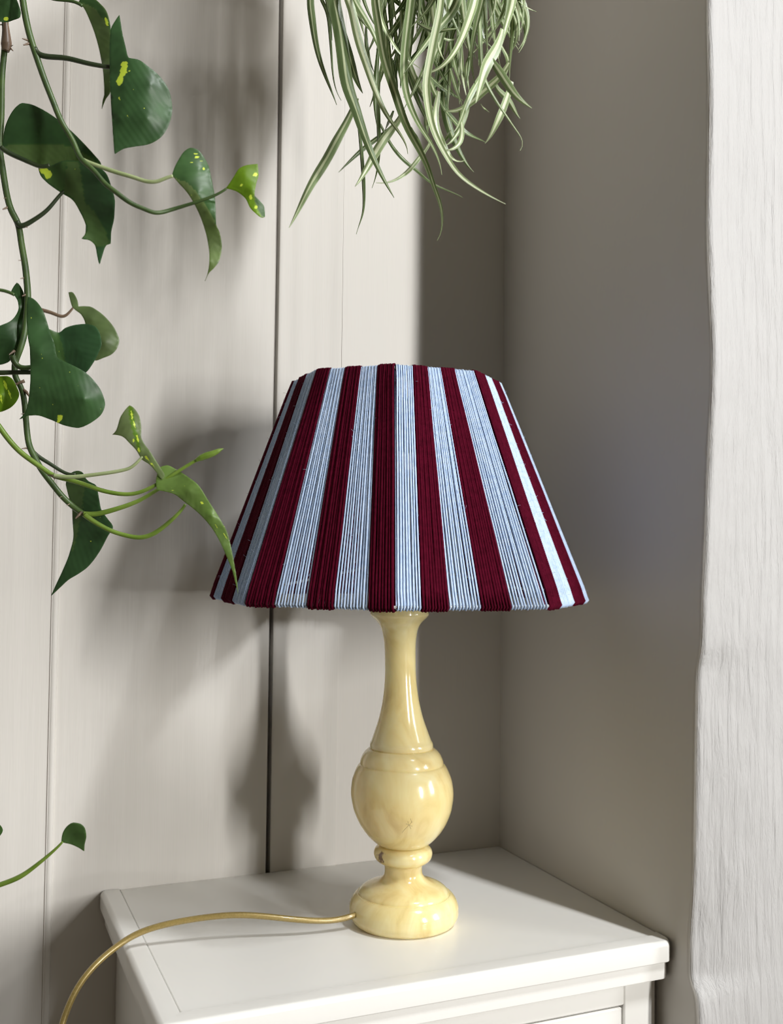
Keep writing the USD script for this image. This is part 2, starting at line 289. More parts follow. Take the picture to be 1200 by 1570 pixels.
# ------------------------------------------------------------------ cabinet
cab = thing('cabinet', 'off-white painted corner cabinet with moulded top edge and drawer, under the striped lamp', 'cabinet', (0, 0, Z0))
WO, DO = -.4526, -.3185        # outer edges of the top
prof = [(.016, -.034), (.0035, -.034), (.0005, -.0335), (.0, -.0325), (.0, -.0195), (-.0006, -.0185), (-.0042, -.0172), (-.005, -.0160), (-.005, -.0035), (-.0046, -.0018), (-.0036, -.0004), (-.0022, .0006), (-.0005, .0010), (.0125, .0010), (.0136, .0006), (.0142, -.0006)]
prof = [(a + .005, b) for a, b in prof]      # inset from the outer edge
def moulding(side):
    v, f = [], []; k = len(prof)
    if side:
        secs = [(0.0, lambda a: (WO + a, -.0015)), (1.0, lambda a: (WO + a, DO + a))]
        for _, fn in secs: v += [(*fn(a), b) for a, b in prof]
    else:
        secs = [lambda a: (WO + a, DO + a)]
        xe, r = -.0015, .006
        for q in (0, 20, 40, 60, 78, 90):
            secs.append(lambda a, q=q: (xe - r + r * math.sin(math.radians(q)), DO + a + r * (1 - math.cos(math.radians(q)))))
        for fn in secs: v += [(*fn(a), b) for a, b in prof]
        v = v[:k] + [(x, y, z) for x, y, z in v[k:]]
    n = len(v) // k
    for i in range(n - 1):
        for j in range(k):
            q = (j + 1) % k; f += [[i * k + j, i * k + q, (i + 1) * k + q], [i * k + j, (i + 1) * k + q, (i + 1) * k + j]]
    m = trimesh.Trimesh(v, f, process=False); trimesh.repair.fix_normals(m); return m
obj('top_board', rbox(WO + .0195, -.001, DO + .0195, -.001, -.022, 0, .0006), M_cab, cab)
obj('top_moulding', moulding(True), M_cab, cab); obj('top_moulding', moulding(False), M_cab, cab)
BX, BY = WO + .017, DO + .019                  # faces of the carcass
obj('side_panel', rbox(BX, BX + .018, BY + .004, -.002, -Z0 + .001, -.033, .001), M_cab, cab)
obj('side_panel', rbox(-.020, -.0025, BY + .004, -.002, -Z0 + .001, -.033, .001), M_cab, cab)
def front_bar(x0, x1, z0, z1): return rbox(x0, x1, BY - .001, BY + .018, z0, z1, .0012)
obj('front_frame', cat(front_bar(BX, BX + .036, -Z0 + .001, -.033), front_bar(-.040, -.0095, -Z0 + .001, -.033), front_bar(BX + .036, -.040, -.0565, -.033),
                       front_bar(BX + .036, -.040, -.225, -.2), front_bar(BX + .036, -.040, -Z0 + .001, -Z0 + .07)), M_cab, cab)
dr = obj('drawer', rbox(BX + .0375, -.0415, BY - .0005, BY + .016, -.1985, -.058, .0015), M_cab, cab)
knob = trimesh.creation.revolve([(0, 0), (.006, 0), (.006, .010), (.013, .016), (.014, .022), (.009, .027), (0, .028)], sections=32)
knob.apply_transform(trimesh.transformations.rotation_matrix(math.pi / 2, [1, 0, 0])); knob.apply_translation([(BX - .04) / 2, BY - .0005, -.128])
obj('knob', knob, M_cab, dr)
obj('door', rbox(BX + .0375, -.0415, BY - .0005, BY + .016, -Z0 + .0715, -.2265, .0015), M_cab, cab)
obj('back_panel', box(BX + .018, -.020, -.008, -.003, -Z0 + .001, -.033), M_cab, cab)
obj('bottom_panel', box(BX + .018, -.020, BY + .018, -.008, -Z0 + .03, -Z0 + .05), M_cab, cab)

# ------------------------------------------------------------------ lamp
LX, LY = -.203, -.186
lamp = thing('table_lamp', 'cream onyx table lamp with burgundy and pale blue striped yarn shade on the cabinet', 'lamp', (LX, LY, Z0))
LEAN = -.028                                     # the old lamp leans slightly to the left
def lean(m): m.vertices[:, 0] += LEAN * m.vertices[:, 2]; return m
def lathe(pr, n=96, sub=6):
    pr = np.array(pr, float)
    m = trimesh.creation.revolve(pr, sections=n); return lean(m)
def smooth_profile(pts, n):
    p = np.array(pts, float); d = np.r_[0, np.cumsum(np.hypot(*np.diff(p, axis=0).T))]
    return np.c_[PchipInterpolator(d, p[:, 0])(np.linspace(0, d[-1], n)), PchipInterpolator(d, p[:, 1])(np.linspace(0, d[-1], n))]
base_pr = np.vstack([[(0, .0002), (.0440, .0002)], smooth_profile([(.0455, .0006), (.0488, .0040), (.0506, .0095), (.0506, .0145), (.0490, .0200), (.0458, .0248), (.0432, .0268)], 30),
                     [(.0424, .0266), (.0416, .0272)], smooth_profile([(.0414, .0282), (.0404, .0298), (.0368, .0326), (.0300, .0356), (.0232, .0384), (.0193, .0416), (.0175, .0455), (.0174, .0500), (.0182, .0530), (.0190, .0540)], 34), [(0, .0540)]])
disc_pr = np.vstack([[(0, .0541), (.0192, .0541)], smooth_profile([(.0205, .0548), (.0246, .0572), (.0266, .0602), (.0273, .0634), (.0266, .0664), (.0240, .0694), (.0212, .0708)], 22), [(0, .0708)]])
ball_pr = np.vstack([[(0, .0709), (.0205, .0709)], smooth_profile([(.0222, .0713), (.0262, .0740), (.0350, .0829), (.0420, .0944), (.0461, .1061), (.0477, .1190), (.0467, .1290), (.0438, .1380), (.0407, .1440)], 40),
                     [(.0396, .1452), (.0388, .1456)], smooth_profile([(.0388, .1474), (.0378, .1505), (.0352, .1555), (.0318, .1588), (.0297, .1600)], 16), [(0, .1600)]])
neck_pr = np.vstack([[(0, .1601), (.0290, .1601)], smooth_profile([(.0294, .1606), (.0295, .1630), (.0288, .1658)], 8), smooth_profile([(.0280, .1668), (.0246, .1761), (.0211, .1864), (.0186, .1961), (.0167, .2063), (.0150, .2205), (.0144, .2318), (.0144, .2469), (.0148, .2566), (.0162, .2670), (.0177, .2720), (.0211, .2773), (.0250, .2809), (.0270, .2832)], 50),
                     smooth_profile([(.0274, .2842), (.0272, .2862), (.0264, .2895), (.0250, .2935), (.0200, .2960)], 12), [(0, .2960)]])
for nm, pr in (('base', base_pr), ('collar', disc_pr), ('bulb_body', ball_pr), ('neck', neck_pr)):
    prt = obj(nm, lathe(pr), M_onyx, lamp, smooth=35)
    if nm == 'bulb_body': body = prt
# fine crack on the ball, towards the room
def on_ball(px, py):
    d = at(px, py, 1.0) - EYE; d /= np.linalg.norm(d)
    ts = np.linspace(.7, 1.1, 4000); P = EYE + d * ts[:, None] - np.array([LX, LY, Z0])
    P[:, 0] -= LEAN * P[:, 2]; o = np.argsort(ball_pr[4:40, 1]); rr = np.interp(P[:, 2], ball_pr[4:40, 1], ball_pr[4:40, 0])
    i = np.argmax(np.hypot(P[:, 0], P[:, 1]) < rr + .0001); q = P[i]; q[0] += LEAN * q[2]; return q
cr = []
for line in ([(616, 1277), (621, 1271), (627, 1265), (632, 1260)], [(622, 1263), (627, 1265), (632, 1267)], [(625, 1259), (627, 1265), (630, 1271)], [(629, 1255), (631, 1261)]):
    cr.append(tube([on_ball(*q) for q in line], .00016, 5))
obj('crack', cat(*cr), M_crack, body, label='hairline crack in the onyx')
# flex: leaves the base on the left, arches over the cabinet edge
cpx = [(546, 1402, -.190), (540, 1404, -.191), (520, 1409.5, -.191), (480, 1411.5, -.190), (440, 1408.5, -.187), (400, 1404.5, -.183), (360, 1403, -.179), (320, 1406, -.175), (280, 1412, -.171), (240, 1421, -.168), (205, 1434.5, -.167), (170, 1458, -.170), (140, 1486, -.175), (117, 1518, -.180), (103, 1548, -.184), (95, 1572, -.187), (90, 1600, -.19)]
def on_plane_y(px, py, y):
    d = at(px, py, 1.0) - EYE; return EYE + d * (y - EYE[1]) / d[1]
cpts = np.array([on_plane_y(*q) for q in cpx]) - np.array([LX, LY, Z0])
last = cpts[-1]
cpts = np.vstack([cpts, last + [(-.004, -.004, -.12)], last + [(.0, -.01, -.45)], last + [(-.01, -.03, -.64)]])
obj('power_cord', tube(spline(cpts, 160), .0027, 12), M_brass, lamp, smooth=True, label='translucent gold power cord')
# shade: octagonal wire frame wound with yarn
HB, HT, RB, RT = .2947 + .0052, .4985, .1735, .0958
A0 = -.4231
def corner(k, R): a = A0 + math.radians(45 * k); return np.array([R * math.sin(a), -R * math.cos(a)])
SB, ST = -.009, -.0135
def rim(k, R, z, sx): c = corner(k, R); return np.array([c[0] + sx, c[1], z])
fr = []
for R, z, sx in ((RB, HB, SB), (RT, HT, ST)):
    for k in range(8): fr.append(tube([rim(k, R, z, sx), rim(k + 1, R, z, sx)], .0013, 8))
for k in range(8): fr.append(tube([rim(k, RB - .0035, HB, SB), rim(k, RT - .0035, HT, ST)], .0011, 8))
for k in range(0, 8, 2): fr.append(tube([rim(k, .019, HB + .03, SB), rim(k, .10, HB + .012, SB), rim(k, RB, HB, SB)], .0011, 8))
for k in range(16): fr.append(tube([rim(k / 2, .019, HB + .03, SB), rim(k / 2 + .5, .019, HB + .03, SB)], .0012, 6))
shade = obj('lampshade', cat(*fr), M_wire, lamp, label='octagonal wire shade frame wound with yarn in vertical stripes')
CAMP = EYE - np.array([LX, LY, Z0])
def frac(k, us, R, z, sx):
    """fractions along the side k of a rim at which the stripes end, from where they are seen"""
    p0, p1 = rim(k, R, z, sx), rim(k + 1, R, z, sx); q = [((p - CAMP) @ CF, (p - CAMP) @ CR) for p in (p0, p1)]
    z0, z1 = q[0][0], q[1][0]; u0, u1 = (600 + FPX * w[1] / w[0] for w in q)
    out = []
    for u in us: out.append(z0 * (u - us[0]) / (z0 * (u - us[0]) + z1 * (us[-1] - u) + 1e-12))
    return out
P, B = 'p', 'b'
even = [0, .2, .4, .6, .8, 1]
panels = {7: (frac(7, [375, 421, 473, 515, 570, 611.5], RB, HB, SB), frac(7, [488, 507.5, 532.5, 556, 583, 607.7], RT, HT, ST), [P, B, P, B, P]),
          0: (frac(0, [611.5, 648.5, 688.5, 736.5, 780.5, 836], RB, HB, SB), frac(0, [607.7, 632, 651, 670.5, 688.5, 716.5], RT, HT, ST), [B, P, B, P, B]),
          1: ([0, .24, .60, .885, 1], [0, .32, .61, .88, 1], [P, B, P, B]),
          2: (even, even, [P, B, P, B, P]), 3: (even, even, [B, P, B, P, B]), 4: (even, even, [P, B, P, B, P]), 5: (even, even, [B, P, B, P, B]),
          6: ([0, .09, .38, .69, 1], [0, .05, .32, .61, 1], [P, B, P, B])}
fuzz = {P: [], B: []}
def strand_loop(k, sb, st, rad, lift):
    b0, b1, t0, t1 = rim(k, RB, HB, SB), rim(k + 1, RB, HB, SB), rim(k, RT, HT, ST), rim(k + 1, RT, HT, ST)
    b, t = b0 + (b1 - b0) * sb, t0 + (t1 - t0) * st
    e = (b1 - b0) / np.linalg.norm(b1 - b0); up = (t - b); up -= e * (up @ e); up /= np.linalg.norm(up); n = np.cross(e, up)
    if n[:2] @ b[:2] < 0: n = -n
    w = .0013 + rad + lift; pts = []
    for s in (0.06, .28, .5, .72, .94):                                      # up the outside
        pts.append(b + (t - b) * s + n * w + e * rng.normal(0, .00016) + n * rng.normal(0, .0001))
    for q in (150, 90, 30): a = math.radians(q); pts.append(t + (-n * math.cos(a) + up * math.sin(a)) * w if False else t + n * w * math.cos(math.radians(180 - q)) * -1 * -1 * (-1) + up * w * math.sin(a))
    for s in (.94, .5, .06): pts.append(b + (t - b) * s - n * w)
    for q in (150, 90, 30): a = math.radians(q); pts.append(b - n * w * math.cos(math.radians(180 - q)) * -1 - up * w * math.sin(a) if False else b + n * w * (-math.cos(math.radians(180 - q))) * -1 * (-1) - up * w * math.sin(a))
    # order of the wraps: outside -> over the top wire -> inside -> under the bottom wire
    pts[5:8] = [t + n * w * .85 + up * w * .55, t + up * w, t - n * w * .85 + up * w * .55]
    pts[11:14] = [b - n * w * .85 - up * w * .55, b - up * w, b + n * w * .85 - up * w * .55]
    for s in rng.uniform(.02, .98, 5):
        fuzz_at.append((b + (t - b) * s + n * (w + rad * .8), n, e, up))
    return tube(np.array(pts), rad, 6, closed=True)
for k in range(8):
    fb, ft, cols = panels[k]
    for i, c in enumerate(cols):
        wb = (fb[i + 1] - fb[i]) * .1328
        dense = k == 1
        pitch = .00275 if c == B else .00262
        n = max(2, int(round(wb / pitch)))
        if c == B: rad = .00115 if dense else .00080
        else: rad = .0013
        ms = []; fuzz_at = []
        for q in range(n):
            g = (q + .5) / n
            m = strand_loop(k, fb[i] + (fb[i + 1] - fb[i]) * g, ft[i] + (ft[i + 1] - ft[i]) * g, rad * rng.uniform(.92, 1.08), (q % 2) * .0004 + rng.uniform(0, .0003))
            ms.append(m)
        fuzz[c] += fuzz_at
        obj('yarn_stripe', cat(*ms), M_blue if c == B else M_burg, shade, smooth=True, label='pale blue yarn stripe' if c == B else 'burgundy yarn stripe')
for c, mm in ((B, M_blue), (P, M_burg)):
    pts = []
    for p, n, e, u in fuzz[c]:
        d = n * rng.uniform(.2, 1) + e * rng.normal(0, .8) + u * rng.normal(0, .8); d /= np.linalg.norm(d); L = rng.uniform(.0012, .0042)
        s = np.cross(d, n) * rng.normal(0, .5)
        pts += [p, p + d * L * .5 + s * L * .15, p + d * L + s * L * .5]
    cv = UsdGeom.BasisCurves.Define(stage, path_of('yarn_fuzz', shade)); N = len(pts) // 3
    cv.CreateTypeAttr('linear'); cv.CreateCurveVertexCountsAttr([3] * N); cv.CreatePointsAttr(Vt.Vec3fArray.FromNumpy(np.array(pts, np.float32)))
    cv.CreateWidthsAttr([.00016]); cv.SetWidthsInterpolation('constant')
    UsdShade.MaterialBindingAPI.Apply(cv.GetPrim()).Bind(mm); tag(cv, kind='stuff')
# lamp holder hidden inside the shade
hold = trimesh.creation.revolve([(0, .2955), (.013, .2955), (.013, .308), (.017, .312), (.017, .338), (.015, .342), (0, .342)], sections=32); obj('lamp_holder', lean(hold), M_metal, lamp)
bulb = trimesh.creation.revolve(smooth_profile([(.0001, .342), (.012, .343), (.014, .358), (.026, .385), (.030, .405), (.022, .428), (.0001, .437)], 30), sections=32); obj('light_bulb', lean(bulb), M_wire, lamp, smooth=True)

# ------------------------------------------------------------------ trailing pothos
D0 = .74
org = at(20, -160, D0)
pothos = thing('trailing_pothos', 'green pothos vine with heart-shaped leaves trailing down at the left of the lamp', 'plant', org)
def vine(name, pts, widths, m, dep=0.0, label=None, parent=None, n=None):
    """a stem through points measured in the photograph (x, y[, cm nearer to the camera])"""
    P3 = np.array([at(q[0], q[1], D0 + dep - (q[2] if len(q) > 2 else 0) * .01) for q in pts]) - org
    n = n or max(10, len(pts) * 7); c = spline(P3, n)
    w = np.interp(np.linspace(0, 1, n), np.linspace(0, 1, len(widths)), widths) * .5 * D0 / FPX
    return obj(name, tube(c, w, 10), m, parent or pothos, smooth=True, label=label)
def spur(px, py, dx, dy, w=3.0, dep=0.0):
    q = math.hypot(dx, dy); px, py, dx, dy = px - dx / q * 5, py - dy / q * 5, dx * (1 + 5 / q), dy * (1 + 5 / q)
    a, b = at(px, py, D0 + dep) - org, at(px + dx, py + dy, D0 + dep - .004) - org
    return tube(np.array([a, (a + b) / 2 + .0006, b]), np.array([w, w * .8, w * .35]) * .5 * D0 / FPX, 6)
V1 = vine('vine', [(20, -160), (9, -60), (7, 0), (8, 35), (8, 62), (5, 95), (3, 130), (2.5, 165), (1, 200), (0, 229), (3.5, 256), (9, 291), (18, 324), (27, 342), (32, 368), (38, 404), (41, 430), (42.5, 455), (40, 492), (36, 517), (29, 540), (23, 558), (24, 578), (31, 592), (36, 608), (39, 635), (41, 658), (45, 683), (51, 697), (63, 719), (80, 742), (95.5, 761), (114, 778), (129, 788.5)], [10, 11, 9, 10, 10, 11, 9, 10, 9], M_vine, .012, n=220)
V2 = vine('vine', [(28, -160), (31, -60), (35, 0), (39, 25), (45, 52), (52, 75), (59, 96), (70, 127), (83, 160), (96, 190), (112, 217), (124, 243, .3), (143, 261, .6), (160.5, 281, .8), (178, 295, .9), (200, 311, .8), (220, 320, .6), (238, 326, .4), (262, 321.7), (295, 311.7), (328, 300), (347, 289)], [11, 10, 10, 9, 8, 7.5, 6, 3.5], M_vine, -.012, n=180)
V3 = vine('vine', [(10, -160), (-30, -40), (-58, 120), (-68, 300), (-72, 440), (-60, 545), (-27, 618), (0, 656), (11.5, 671.6), (28.7, 690.7), (48, 706), (67, 719.5), (82, 729), (105, 735.5), (134, 744.5), (153, 751), (172, 755.5), (200, 757.5), (221.5, 752), (242, 741.6), (266, 727), (286.8, 714), (303, 704.5)], [10, 10, 10, 10, 10, 9, 8, 7, 6, 5], M_vine_young, -.008, n=200)
V4 = vine('vine', [(-67, 300, 3.8), (-74, 420, 3.6), (-92, 580, 2), (-100, 800), (-96, 1020), (-88, 1200), (-80, 1300), (-58, 1377)], [9, 9, 8, 8], M_vine, .03)
bud = vine('leaf', [(300, 706.5), (308, 702), (318, 698), (328, 694.5), (336, 690.5), (342.5, 688)], [5, 9.5, 10.5, 9.5, 7, 1], M_vine_young, -.009, label='rolled new leaf at the vine tip')
pet = [('A', [(53, 74), (60, 83), (75, 87), (100, 89), (130, 96), (155, 101), (176, 103), (190, 97, .3)], [9, 8, 7, 6], M_vine_dark, -.012),
       ('B', [(60, -14), (85, -1), (105, 1), (117, 4), (126, 9)], [5, 5], M_vine, .01), ('C', [(2, 226), (15, 235), (32, 243), (50, 251), (62, 255), (76, 253)], [8, 7, 6], M_vine_dark, .0),
       ('D', [(26, 340), (33, 346), (40, 344), (52, 337), (70, 324), (82, 311), (92, 299), (98, 293)], [9, 7, 6, 5], M_vine_dark, .008), ('E', [(124, 243), (135, 248.5), (152, 255), (180, 264.5), (208, 273), (222, 277.5), (238, 278.5), (252, 274), (265, 270)], [6, 6.5, 6, 5], M_petiole_pale, -.014),
       ('G', [(-72, 422, 2), (-40, 430), (-10, 443), (2, 445), (12, 447.5), (22, 452)], [6, 5], M_vine, .012), ('J', [(46, 466), (63, 475), (80, 480), (96, 485), (104, 481), (112, 472)], [6, 6, 5, 3], M_petiole_brown, .018),
       ('K', [(-58, 552), (-35, 569), (-10, 571.5), (20, 571), (50, 571)], [8, 7], M_vine_dark, .0), ('stub', [(19, 546), (23, 556), (29, 562), (38, 564), (52, 562)], [10, 8, 7], M_vine, -.002),
       ('L', [(82, 729), (98, 731), (114.6, 731), (143, 728), (172, 724), (190, 720.5), (200, 717), (211, 708), (218.5, 700)], [6.5, 6, 5.5, 4], M_petiole_pale, -.012), ('M', [(128, 788), (140, 788.5), (153, 787), (176, 781), (200, 773), (221.5, 763), (238, 753), (249, 748)], [9, 8, 6.5, 5], M_vine_young, .008),
       ('V', [(129, 789), (140, 797), (153, 805), (172, 814.5), (200, 822.5), (213, 824), (226, 822), (242, 814), (262, 798), (276.6, 783.5), (284, 773)], [8, 7, 7.5, 4.5], M_vine_young, .0), ('N', [(48, 690), (62, 702), (78, 712), (100, 725), (116, 727)], [7, 6, 5], M_vine_dark, .016),
       ('P', [(-86, 1225), (-60, 1262), (-28, 1276)], [6, 4], M_vine, .03), ('O', [(-60, 1376), (-20, 1364), (0, 1356.5), (14, 1351.5), (32.5, 1343), (50, 1331), (70, 1315), (87.5, 1299.5), (96, 1290.5)], [8, 8, 8, 6, 3.5], M_vine_young, .03)]
for nm, pts, w, m, dep in pet: vine('petiole', pts, w, m, dep)
sp = [spur(43, 63, -9, -4, 4, -.012), spur(44, 67, -8, 2, 5, -.012), spur(4, 38, -8, 0, 3, .012), spur(14, 74, 6, 4, 4, .012), spur(15, 72, 5, -3, 2, .012), spur(12, 318, -8, 3, 5, .012), spur(11, 304, -6, 0, 2, .012), spur(34, 346, 8, 3, 3, .01), spur(32, 400, -4, -1, 2, .012),
      spur(38, 427, -7, 0, 3, .012), spur(40, 452, -6, 2, 5, .012), spur(33, 586, -12, 5, 6, .012), spur(37, 600, 8, 8, 6, .012), spur(38, 635, -6, 0, 2.5, .012), spur(40, 688, -7, 0, 4, .012), spur(78, 730, 6, 4, 5, -.008), spur(96, 762, -6, 1, 2, .012), spur(107, 773, -5, 2, 2.5, .012), spur(122, 789, -6, 6, 6, .01), spur(18, 541, -4, 3, 5, .0)]
vine('node_sheath', [(9, 33), (9, 45), (9.5, 58), (9.5, 70), (8, 78)], [7, 11, 14, 17, 12], M_petiole_brown, .010, label='brown papery sheath at a vine node')
tag(obj('aerial_root', cat(*sp), M_petiole_brown, pothos, smooth=True), kind='stuff')
LEAVES = []
def leaf(out, ctrl, tones=(), tone=0.0, mid=None, flecks=(), d=0.0, sub=None, th=.00045, label=None):
    """a leaf blade: outline measured in the photograph; ctrl = (x, y, mm nearer to the camera) shape the surface; tones = (polygon, tone) patches; flecks = ellipses (x, y, rx, ry)"""
    ring = np.array(out, float); pr = np.vstack([ring, ring[:1]]); t = np.r_[0, np.cumsum(np.hypot(*np.diff(pr, axis=0).T))]
    L = t[-1]; n = int(np.clip(L / 4, 24, 130)); s = np.linspace(0, L, n, endpoint=False)
    b = np.c_[PchipInterpolator(t, pr[:, 0])(s), PchipInterpolator(t, pr[:, 1])(s)]; b = np.vstack([b, ring])
    poly = Polygon(np.vstack([ring])).buffer(0)
    order = np.argsort(np.r_[s, t[:-1]], kind='stable'); b = b[order]; keep = np.r_[True, np.hypot(*np.diff(b, axis=0).T) > .7]; b = b[keep]
    poly = Polygon(b).buffer(0)
    if poly.geom_type != 'Polygon': poly = max(poly.geoms, key=lambda g: g.area)
    b = np.array(poly.exterior.coords)[:-1]
    x0, y0, x1, y1 = poly.bounds; h = max(2.6, math.sqrt(poly.area / 900)); gx, gy = np.meshgrid(np.arange(x0, x1, h), np.arange(y0, y1, h * .87)); gx = gx + (np.arange(gx.shape[0]) % 2)[:, None] * h / 2
    g = np.c_[gx.ravel(), gy.ravel()]; inner = poly.buffer(-h * .55); g = g[shapely.contains_xy(inner, g[:, 0], g[:, 1])] if not inner.is_empty else np.zeros((0, 2))
    v2 = np.vstack([b, g]); tri = Delaunay(v2).simplices; c = v2[tri].mean(1); tri = tri[shapely.contains_xy(poly.buffer(.05), c[:, 0], c[:, 1])]
    cc = np.array(ctrl, float); z = RBFInterpolator(cc[:, :2], cc[:, 2], kernel='linear', smoothing=1.5)(v2) * .001
    a = v2[tri]; flip = np.cross(a[:, 1] - a[:, 0], a[:, 2] - a[:, 0]) > 0; tri[flip] = tri[flip][:, ::-1]
    P3 = at(v2[:, 0], v2[:, 1], D0 + d - z) - org
    nb, nv = len(b), len(v2)
    m = trimesh.Trimesh(P3, tri, process=False); N = np.array(m.vertex_normals)
    V = np.vstack([P3 + N * th / 2, P3 - N * th / 2])
    F = np.vstack([tri, tri[:, ::-1] + nv, [[i, nv + i, nv + (i + 1) % nb] for i in range(nb)], [[i, nv + (i + 1) % nb, (i + 1) % nb] for i in range(nb)]])
    tv = np.full(nv, tone, float)
    for pg, val in tones:
        q = Polygon(pg).buffer(0); tv[shapely.contains_xy(q, v2[:, 0], v2[:, 1])] = val
    fl = np.zeros(nv)
    for ex, ey, rx, ry, ang in flecks:
        ca, sa = math.cos(math.radians(ang)), math.sin(math.radians(ang)); dx, dy = v2[:, 0] - ex, v2[:, 1] - ey
        q = ((dx * ca + dy * sa) / rx) ** 2 + ((-dx * sa + dy * ca) / ry) ** 2; fl = np.maximum(fl, np.clip(1.6 - q, 0, 1) * .62)
    md = np.array(mid if mid is not None else [out[0], out[len(out) // 2]], float); ml = LineString(md)
    dist = shapely.distance(shapely.points(v2), ml); along = shapely.line_locate_point(ml, shapely.points(v2)); ve = (along - dist * 1.1) / 60.0
    o = obj('leaf', (V, F), M_pothos, pothos, smooth=True, attrs={'tone': np.r_[tv, tv], 'fleck': np.r_[fl, fl], 'vein': np.r_[ve, ve]}, label=label)
    LEAVES.append(o); return o
# upright heart-shaped leaf, top right
leaf([(183, 23), (185, 35), (187, 48), (192, 70), (198, 89), (204, 90), (210, 91), (227, 102), (247, 120), (260, 142), (264, 167), (260, 188), (247, 210), (225, 222), (205, 225), (190, 228), (176, 236), (174.5, 222), (173, 200), (171, 167), (168.5, 120), (168, 75), (170, 45), (176, 33)],
     [(198, 90, 0), (190, 130, 1), (183, 180, 1), (176, 235, -3), (168, 110, -5), (171, 180, -3), (183, 25, -8), (230, 130, 1), (262, 165, -9), (225, 180, 2), (225, 220, -5), (245, 120, -6)],
     tone=.12, mid=[(198, 90), (187, 150), (176, 235)], flecks=[(191, 100, 6, 8, 30), (189, 109, 6, 10, 20), (184, 124, 6, 9, 20), (183, 151, 2.5, 4, 10), (198, 109, 2, 3, 0), (204, 137, 1.6, 3, 0), (245, 174, 3, 1.6, 0), (221, 167, 1.8, 1.8, 0)], d=-.02, label='heart-shaped leaf with yellow blotch')
# drooping leaf behind it
leaf([(121, 3), (130, -8), (142, -4), (152, 4), (163, 17), (168, 34), (171, 60), (172, 85), (171, 110), (169, 141), (162, 152), (156, 167), (158, 152), (160, 145), (159, 118), (155, 90), (148, 60), (138, 32), (129, 13)],
     [(125, 6, 0), (145, 15, 2), (155, 60, 0), (168, 50, 4), (163, 100, 0), (156, 165, -6), (138, 32, -4), (155, 92, -4), (171, 110, 4)],
     tones=[([(121, 3), (130, -8), (142, -4), (152, 4), (163, 17), (168, 34), (171, 52), (160, 32), (148, 14), (132, 6)], .2)], tone=.42, mid=[(125, 6), (150, 50), (163, 110), (156, 166)], flecks=[(164, 34, 3, 8, -20)], d=.012)
# broad dark leaf on the left
leaf([(3, 224), (4.5, 215), (7, 198), (11, 186), (19.6, 170), (27, 162), (34, 158), (46, 159.6), (66, 168.5), (85.6, 181), (107, 199), (128.4, 220), (142, 235), (150, 244), (155, 252), (150, 264), (120, 270), (78, 260), (59, 257), (35.7, 246), (12.5, 233)],
     [(4, 224, 0), (62, 220, 0), (107, 223, 1), (154, 252, 0), (34, 160, 9), (90, 186, 11), (130, 223, 6), (20, 190, 6), (40, 246, -6), (80, 258, -9), (120, 268, -9)],
     tones=[([(3, 224), (20, 221), (62, 220), (107, 223), (140, 240), (155, 252), (150, 264), (120, 270), (78, 260), (59, 257), (35.7, 246), (12.5, 233)], .38)], tone=.1, mid=[(4, 224), (62, 220), (107, 223), (154, 252)], d=.012, label='broad dark leaf')
# folded leaf below it
leaf([(59, 258), (62, 268.5), (71, 279), (84, 289), (96, 297), (110.6, 306), (123, 325.5), (129, 338), (131.5, 346), (131, 357.6), (125, 366), (135.6, 368), (146, 377), (149, 392), (152.5, 405), (156, 394), (163, 376), (169.5, 373), (170, 359), (175, 332.6), (176, 309.5), (171, 288), (162, 265), (143, 253), (121, 247), (103.5, 246), (90, 249), (78.5, 254), (68, 255)],
     [(59, 258, -4), (80, 275, -1), (98, 293, -2), (103, 250, 3), (103, 275, 3), (121, 250, 4), (128, 290, 2), (132, 340, 3), (126, 365, 4), (150, 280, 8), (173, 320, 12), (160, 345, 5), (145, 345, 3), (168, 371, 1), (146, 375, 0), (152, 404, 3), (112, 306, -3)],
     tones=[([(59, 258), (62, 268.5), (71, 279), (96, 297), (101, 292), (101, 262), (103.5, 246), (78.5, 254)], .30), ([(103.5, 246), (121, 247), (126, 275), (131, 310), (132, 346), (124, 326), (111, 306), (98, 296), (101, 265)], .36),
            ([(131, 310), (145, 325), (160, 350), (170, 373), (163, 377), (146, 378), (135.6, 368), (125, 366), (131, 357), (132, 345)], .34)], tone=.05, mid=[(101, 294), (126, 330), (140, 365), (152, 404)], flecks=[(68, 262, 10, 6, 20), (75, 268, 6, 8, 30), (66, 258, 6, 5, 0)], d=.006, label='folded drooping leaf')
# leaf with pale underside, right
leaf([(263.7, 269), (268, 256), (275, 243), (283, 231.7), (292.5, 226.7), (301.7, 229), (311.7, 240), (320, 256.7), (325, 280), (329, 301.7), (330.5, 322), (331, 343), (336.7, 356.7), (340, 376.7), (336.7, 398), (328, 411), (320, 419), (317, 425), (314, 431), (318.5, 418), (320.5, 405), (321, 393), (318, 368), (312.5, 346.7), (301.7, 320), (286.7, 295), (274, 281)],
     [(265, 271, 0), (287, 280, 2), (303, 297, 3), (320, 323, 3), (331, 344, 2), (292, 228, -4), (320, 258, -9), (329, 305, -5), (305, 260, -2), (300, 318, -3), (313, 348, -4), (338, 378, -4), (320, 400, 0), (314, 430, -6)],
     tones=[([(263, 270), (275, 276), (287, 280), (303, 296.7), (320, 323), (331, 343), (340, 360), (345, 380), (336, 400), (314, 435), (300, 400), (308, 346), (296, 320), (280, 295)], .56)], tone=.2, mid=[(265, 271), (303, 297), (322, 340), (328, 380), (314, 430)], flecks=[(302, 241, 5, 2.5, -10), (300, 236, 4, 2, 0), (312, 259, 3, 3.5, 0), (293, 249, 4, 1.3, -15), (309, 248, 6, 1.2, 0)], d=-.012, label='leaf showing its pale underside')
